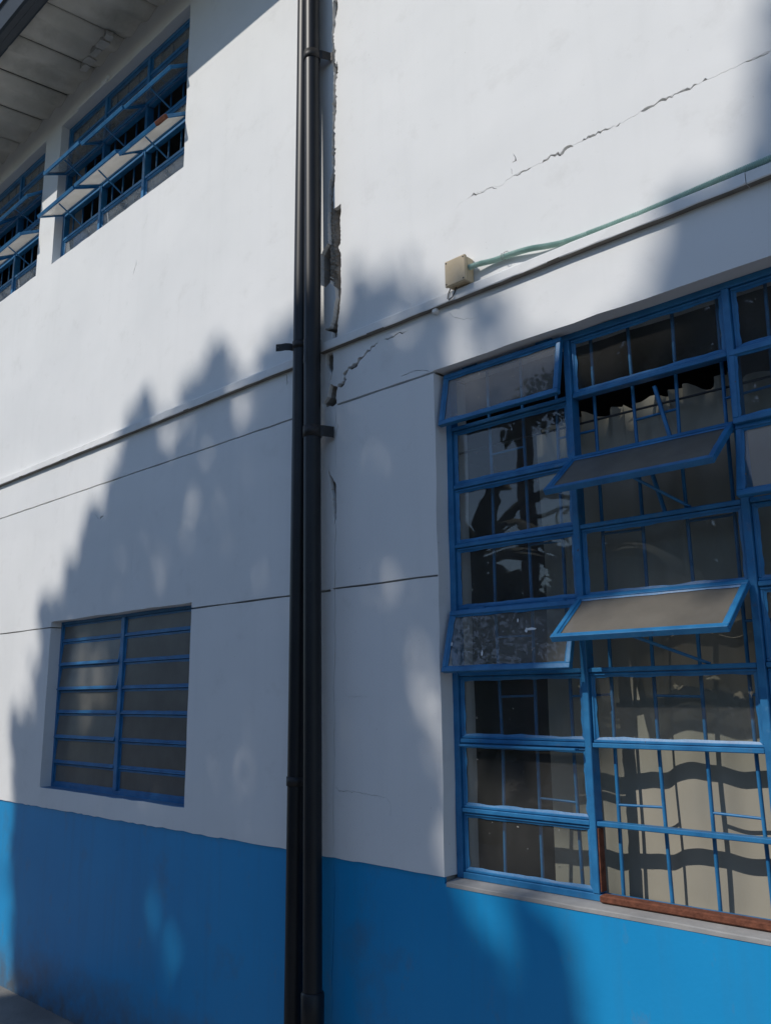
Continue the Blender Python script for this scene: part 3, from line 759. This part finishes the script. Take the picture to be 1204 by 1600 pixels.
q = lerp_line(pLa, pLb, px(445, 545, -.09).z); k = MB(); V = []; F = []
ep = [(-.030, .012, 0), (-.040, -.006, .001), (-.052, -.026, .004), (-.066, -.040, .004), (-.080, -.052, .001), (-.096, -.070, -.002)]
for dx, dy, dz in ep:
    a_, b_, c_ = q.x + dx - bL.x, q.y + dy - bL.y, q.z + dz
    V += [(a_, b_, c_ - .017), (a_, b_, c_ + .017), (a_ + .002, b_ - .002, c_ + .017), (a_ + .002, b_ - .002, c_ - .017)]
for i in range(len(ep) - 1):
    for w_ in range(4): F.append((i*4+w_, i*4+(w_+1) % 4, (i+1)*4+(w_+1) % 4, (i+1)*4+w_))
F += [(0, 1, 2, 3), (len(V)-1, len(V)-2, len(V)-3, len(V)-4)]
k.add(V, F); ear_ = k.build('strap_end', STRAP, oL)
k = MB(); k.tube([(q.x - .086 - bL.x, q.y - .0645 - bL.y, q.z), (q.x - .0875 - bL.x, q.y - .066 - bL.y, q.z)], .0035, 8); k.build('rivet', SILLG, ear_)
ring_clamp(oR, bR, pRa, pRb, px(490, 674, -.08).z, .05, [(1, .018)])
ring_clamp(oR, bR, pRa, pRb, px(480, 88, -.09).z, .045, [(1, .04)])
ring_clamp(oL, bL, pLa, pLb, 1.35, .036, [(-1, .03)])

# ------------------------------------------------------------------ junction box and conduit
J = empty('junction_box', (-1.935, -.001, 3.25)); tag(J, 'small beige plastic junction box above the string course', 'junction box')
k = MB(); k.box(-.048, .048, -.045, 0, .003, .106, .003); k.build('body', BOXM, J)
k = MB(); k.box(-.051, .051, -.06, -.0455, 0, .109, .004); lid = k.build('lid', BOXM, J)
for sx, sz in ((-.042, .010), (.042, .010), (-.042, .099), (.042, .099)):
    k = MB(); k.tube([(sx, -.0598, sz), (sx, -.0612, sz)], .0035, 8); k.build('screw', WIRE, lid)
k = MB(); k.tube([(-.046, -.03, .006), (-.056, -.032, -.012), (-.060, -.034, -.034), (-.05, -.034, -.040), (-.035, -.034, -.034), (-.024, -.03, -.012), (-.02, -.028, .004)], .0022, 6); k.build('loose_wire', WIRE, J)
cp = [(-1.886, -.030, 3.312), (-1.84, -.026, 3.311), (-1.78, -.017, 3.306), (-1.725, -.016, 3.303), (-1.66, -.022, 3.294), (-1.60, -.026, 3.283), (-1.54, -.021, 3.271), (-1.47, -.014, 3.262), (-1.38, -.013, 3.2575)]
cp += [(x, -.0135 + .002 * math.sin(x * 9), 3.2545 + .0012 * math.sin(x * 7)) for x in [-1.2 + .12 * i for i in range(19)]]
def catmull(P, step):
    P = [Vector(p) for p in P]; out = []
    for i in range(len(P) - 1):
        p0, p1, p2, p3 = P[max(i-1, 0)], P[i], P[i+1], P[min(i+2, len(P)-1)]
        n = max(1, int((p2 - p1).length / step))
        for k_ in range(n):
            t = k_ / n
            out.append(.5 * ((2*p1) + (p2-p0)*t + (2*p0-5*p1+4*p2-p3)*t*t + (3*p1-p0-3*p2+p3)*t**3))
    out.append(P[-1]); return out
cpts = catmull(cp, .00275); rr = [.0114 if i % 2 == 0 else .0080 for i in range(len(cpts))]
k = MB(); k.tube(cpts, rr, 12, smooth=False); o = k.build('corrugated_conduit', CONDUIT)
tag(o, 'pale green corrugated conduit lying along the string course from the beige box', 'conduit')
k = MB()
for dx in (0, .012): k.tube([(-1.738 + dx, -.0285, 3.293), (-1.738 + dx, -.029, 3.305), (-1.738 + dx, -.024, 3.316), (-1.738 + dx, -.001, 3.319 + dx), ], .0012, 5)
k.tube([(-1.738, -.001, 3.30), (-1.736, -.024, 3.289), (-1.73, -.029, 3.2935)], .0012, 5); k.build('wire_tie', SILLG, o)

# ------------------------------------------------------------------ curtain behind the big window
def curtain(name, label, x0, x1, z0, z1, yb, seed, bulge):
    b = MB(); nx, nzv = 150, 60; V = []; F = []
    for j in range(nzv + 1):
        t = j / nzv; z = z0 + (z1 - z0) * t
        for i in range(nx + 1):
            s_ = i / nx; x = x0 + (x1 - x0) * s_
            top = max(0, (t - .94) / .06)
            f = .016 * math.sin(x * 21 + .9 * math.sin(x * 7 + seed)) * (.35 + .65 * t) + .010 * noise.noise(Vector((x * 14, z * 1.2, seed))) * (1 + 2 * t)
            y = yb - bulge(x, z) * (1 - t * .55) + f + top * .03 * math.sin(x * 95 + 2 * math.sin(x * 31)) + .026 * noise.noise(Vector((x * 2.4, z * 1.7, seed + 4)))
            zz = z + (0.012 * math.sin(x * 47) + .012 * noise.noise(Vector((x * 25, 3, 1)))) * top
            V.append((x, max(y, .150), zz))
    for j in range(nzv):
        for i in range(nx):
            a = j * (nx + 1) + i; F.append((a, a + 1, a + nx + 2, a + nx + 1))
    b.add(V, F, True); o = b.build(name, CURT); tag(o, label, 'curtain'); return o
def bl(x, z): return .075 * math.exp(-((x + 1.12) / .24) ** 2) + .05 * math.exp(-((x + .35) / .3) ** 2) - .02 * math.exp(-((x + 1.53) / .05) ** 2)
curtain('curtain', 'beige cloth curtain hanging behind the big blue window', -1.80, .30, .72, 2.69, .235, 1.3, bl)

# ------------------------------------------------------------------ trees that throw the dappled shade on the wall
SH = P_([(24, 1760), (20, 1150), (52, 1125), (64, 1000), (58, 930), (76, 960), (96, 945), (105, 875), (125, 900), (135, 805), (160, 812), (170, 760), (190, 722), (203, 665), (228, 620), (240, 680),
         (290, 628), (330, 575), (352, 556), (385, 578), (420, 540), (455, 515), (530, 492), (545, 442), (575, 436), (600, 468), (635, 440), (660, 436), (688, 480), (740, 492), (785, 488), (800, 520), (700, 590), (705, 615),
         (900, 555), (1030, 500), (1036, 400), (1050, 350), (1100, 330), (1160, 268), (1180, 200), (1192, 130), (1204, 60), (1330, -120), (1500, 300), (1500, 1100),
         (1204, 895), (1000, 885), (872, 945), (800, 1070), (706, 1150), (702, 1280), (708, 1385), (770, 1410), (840, 1500), (880, 1640), (880, 1760)])
LITS = [  # (u, v, ru, rv) lit gaps
 (655, 1092, 30, 60), (690, 1180, 10, 34), (694, 1330, 7, 50), (664, 1240, 10, 30), (255, 1478, 28, 54), (375, 1252, 11, 28), (297, 795, 9, 34), (303, 815, 8, 26), (364, 828, 10, 22), (318, 720, 12, 22),
 (717, 545, 18, 42), (618, 533, 18, 20), (640, 495, 12, 12), (380, 640, 22, 16), (270, 690, 18, 16), (100, 1005, 8, 40), (112, 1060, 10, 36), (104, 1135, 8, 22), (780, 1440, 26, 60), (10, 1275, 16, 22), (430, 540, 14, 14), (960, 965, 70, 30), (122, 1045, 24, 55)]
SHADE = [P_([(800, 1396), (812, 1398), (890, 1530), (905, 1640), (880, 1640), (862, 1530)]), P_([(730, 470), (800, 485), (790, 515), (745, 530)]), P_([(1015, 470), (1060, 400), (1100, 380), (1080, 440)])]
ell = []
for u, v, a, b_ in LITS:
    pd = .05 if a > 17 else .022
    c = pxz(u, v); e1 = pxz(u + a, v); e2 = pxz(u, v + b_); ell.append((c[0], c[1], abs(e1[0] - c[0]) + pd, abs(e2[1] - c[1]) + pd))
SUNH = SUN / abs(SUN.y)
nprng = np.random.default_rng(5)
def leaves(P3, size, seed):
    """folded leaf blades at the given points"""
    r = np.random.default_rng(seed); n = len(P3)
    d = r.normal(size=(n, 3)); d[:, 2] -= .5; d /= np.linalg.norm(d, axis=1)[:, None]
    u = np.cross(d, r.normal(size=(n, 3))); u /= np.linalg.norm(u, axis=1)[:, None]
    nn = np.cross(d, u); s = size * r.uniform(.7, 1.35, (n, 1)); wd = s * .30
    P3 = P3 - d * s * .5; A = P3; Mid = P3 + d * s * .5 - nn * s * .06; T = P3 + d * s
    Lf = P3 + d * s * .42 + u * wd + nn * s * .04; Rt = P3 + d * s * .42 - u * wd + nn * s * .04
    V = np.stack([A, Lf, T, Rt, Mid], 1).reshape(-1, 3)
    i = np.arange(n)[:, None] * 5
    F = np.concatenate([i + [[0, 4, 1]], i + [[1, 4, 2]], i + [[2, 4, 3]], i + [[3, 4, 0]]], 0)
    return V, F
def leafmesh(name, V, F, m, parent):
    me = bpy.data.meshes.new(name); me.vertices.add(len(V)); me.vertices.foreach_set('co', V.astype(np.float32).ravel())
    me.loops.add(F.size); me.loops.foreach_set('vertex_index', F.astype(np.int32).ravel())
    me.polygons.add(len(F)); me.polygons.foreach_set('loop_start', np.arange(0, F.size, 3, dtype=np.int32)); me.polygons.foreach_set('loop_total', np.full(len(F), 3, np.int32))
    me.update(); me.validate(); return link(name, me, m, parent)
def wallmask(P):
    k_ = inpoly(P, SH)
    for cx_, cz_, ax, az in ell: k_ &= (((P[:, 0] - cx_) / ax) ** 2 + ((P[:, 1] - cz_) / az) ** 2) > 1
    for s_ in SHADE: k_ |= inpoly(P, s_)
    return k_
NL = 190000
P2 = np.stack([nprng.uniform(-6.6, .9, NL), nprng.uniform(-.5, 4.4, NL)], 1)
def nfield(P, fx_, fz_, seed):
    return np.array([noise.noise(Vector((a * fx_, seed, b_ * fz_))) + .5 * noise.noise(Vector((a * fx_ * 2.3, seed + 9, b_ * fz_ * 2.3))) for a, b_ in P])
n1 = nfield(P2, 7, 3.5, 1.5); n2 = nfield(P2, 7, 3.5, 8.5); n3 = nfield(P2, 4.5, 2.6, 15.5)
jit = nprng.normal(0, .02, P2.shape) * np.array([.8, 1.6])
jit[nprng.uniform(size=NL) < .10] *= 4.5
warp = np.stack([n1 * .07, n2 * .16], 1)
kp = wallmask(P2 + warp + jit) & (inpoly(P2 - np.array([0, .10]), SH) | inpoly(P2 + np.array([.05, -.03]), SH) | (P2[:, 1] < 2))
kp &= ~((n3 > .30) & (nprng.uniform(size=NL) > .26))        # thinner places inside the crown
P2 = P2[kp]
dep = np.where(nprng.uniform(size=len(P2)) < .25, nprng.uniform(6.0, 9.5, len(P2)), nprng.uniform(9.5, 13.5, len(P2)))      # metres out from the wall
P3 = np.stack([P2[:, 0] + SUNH.x * dep, -dep, P2[:, 1] + SUNH.z * dep], 1)
def w3(xw, zw, d_): return Vector((xw + SUNH.x * d_, -d_, zw + SUNH.z * d_))
split = P2[:, 0] < -2.6
def tree(name, pts, label, trunk, limbs, seed):
    """trunk and limbs are given where their shade would fall on the wall (x, z, metres out)"""
    top = w3(*trunk); t = empty(name, (top.x - .3, top.y - .2, 0)); tag(t, label, 'tree', 'shade trees across the yard')
    off = t.location; V, F = leaves(pts - np.array(off), .105, seed); leafmesh('crown', V, F, LEAF, t)
    tp = catmull([Vector((0, 0, -.1)), Vector((.12, .02, top.z * .35)), Vector((.16, .12, top.z * .7)), top - off], .5)
    k = MB(); k.tube(tp, [.22 - .11 * i / (len(tp) - 1) for i in range(len(tp))], 12); k.build('trunk', BARK, t)
    for lb in limbs:
        cc = catmull([w3(*q_) - off for q_ in lb], .35); k = MB(); k.tube(cc, [.085 * (1 - .82 * j / (len(cc) - 1)) for j in range(len(cc))], 8); k.build('limb', BARK, t)
    return t
TA = (-4.3, -.5, 11.4)
LA = [[TA, (-4.5, .5, 11.0), (-4.9, 1.2, 10.4), (-5.3, 1.7, 10.0)], [TA, (-4.2, .8, 11.8), (-4.1, 1.8, 12.4), (-3.9, 2.7, 12.8)], [TA, (-3.9, .6, 11.0), (-3.5, 1.8, 10.3), (-3.3, 2.9, 9.8)],
      [TA, (-4.6, .4, 12.0), (-5.1, .7, 12.7), (-5.7, .6, 13.2)], [TA, (-3.8, .4, 12.2), (-3.2, 1.2, 12.8), (-2.9, 2.0, 13.2)], [(-4.2, .8, 11.8), (-4.5, 1.6, 11.4), (-4.7, 2.2, 11.0)]]
TB = (-2.35, -.5, 11.5)
LB = [[TB, (-2.4, .6, 11.2), (-2.5, 1.8, 10.6), (-2.5, 3.0, 10.0)], [TB, (-2.3, .8, 11.9), (-2.25, 1.9, 12.2), (-1.7, 2.45, 12.6), (-.9, 2.55, 12.9)], [(-2.4, .6, 11.2), (-2.3, 1.9, 10.8), (-1.9, 2.5, 10.5), (-1.2, 2.6, 10.2), (-.5, 3.0, 10.0)],
      [(-2.45, 1.2, 10.9), (-2.6, 2.2, 11.8), (-2.3, 3.1, 12.4)], [(-1.2, 2.6, 10.2), (-.6, 2.5, 10.8), (-.1, 2.9, 11.4)], [TB, (-2.6, .6, 12.2), (-2.7, 1.6, 12.8)]]
tree('shade_tree', P3[split], 'leafy tree opposite the small lower window, shading the left wall', TA, LA, 3)
tree('shade_tree', P3[~split], 'leafy tree opposite the big window, shading the right wall', TB, LB, 4)

# banana plants seen mirrored in the big window
def banana(x, y, h, seed, label):
    t = empty('banana_plant', (x, y, 0)); tag(t, label, 'banana plant', 'banana plants across the yard')
    r = random.Random(seed); k = MB(); k.tube([(0, 0, -.05), (.03, 0, h * .35), (.0, .03, h * .7)], [.14, .11, .07], 12); k.build('stem', BANANA, t)
    for i in range(11):
        an = i * 2.4 + r.uniform(-.3, .3); L_ = h * r.uniform(.32, .52); up_ = r.uniform(.5, 1.25)
        b = MB(); V = []; F = []; n = 16; p = Vector((0, .03, h * .68)); an3 = up_; hd = Vector((math.cos(an), math.sin(an), 0)); sd = Vector((-math.sin(an), math.cos(an), 0))
        for j in range(n + 1):
            t_ = j / n; wd = .19 * math.sin(math.pi * min(1, .08 + t_ * .92)) ** .7 * r.uniform(.35, 1.1)
            V += [p + sd * wd + Vector((0, 0, -wd * .35)), p, p - sd * wd + Vector((0, 0, -wd * .35))]
            p = p + (hd * math.cos(an3) + Vector((0, 0, math.sin(an3)))) * (L_ / n); an3 -= 1.7 / n
        for j in range(n):
            a = j * 3; F += [(a, a + 1, a + 4, a + 3), (a + 1, a + 2, a + 5, a + 4)]
        b.add(V, F, True); b.build('leaf', BANANA, t)
    return t
banana(-6.6, -6.0, 5.0, 1, 'taller banana plant across the yard, mirrored in the big window')
banana(-5.4, -6.3, 4.5, 2, 'shorter banana plant across the yard, mirrored in the big window')
# far belt of trees closing the yard
fr_ = np.random.default_rng(9); n = 26000
fx = fr_.uniform(-40, 14, n); top = 5.5 + 1.1 * np.sin(fx * .55) + .9 * np.sin(fx * 1.7 + 1)
fz = fr_.uniform(0, 1, n) ** .8 * top; fy = -17 + fr_.normal(0, .8, n)
V, F = leaves(np.stack([fx, fy, fz], 1), .55, 12)
o = leafmesh('far_tree_belt', V, F, FARLEAF, None); tag(o, 'dark belt of dense foliage closing the far side of the yard', 'foliage', kind='stuff')

# tall tree beyond the yard, mirrored in the top panes
tt = empty('tall_tree', (-10.5, -18, 0)); tag(tt, 'tall dark-crowned tree beyond the yard, mirrored in the top window panes', 'tree')
r9 = np.random.default_rng(21); n = 9000; d9 = r9.normal(size=(n, 3)); d9 /= np.linalg.norm(d9, axis=1)[:, None]
d9 *= (r9.uniform(0, 1, (n, 1)) ** .4) * np.array([6.5, 2.2, 2.3]); d9 += .5 * np.sin(d9[:, [1, 2, 0]] * 2.1); d9[:, 2] += 11.4
V, F = leaves(d9, .34, 31); leafmesh('crown', V, F, FARLEAF, tt)
k = MB(); k.tube([(0, 0, -.1), (.1, .1, 4), (-.1, 0, 8), (.2, 0, 10.5)], [.32, .26, .2, .12], 12); k.build('trunk', BARK, tt)
for i in range(9):
    a_ = i * 2.4; k = MB(); k.tube([(-.1, 0, 7.6 + i * .2), (1.6 * math.cos(a_), .7 * math.sin(a_), 9.4 + i * .12), (4.2 * math.cos(a_), 1.3 * math.sin(a_), 10.6 + .3 * (i % 4))], [.12, .08, .02], 8); k.build('limb', BARK, tt)
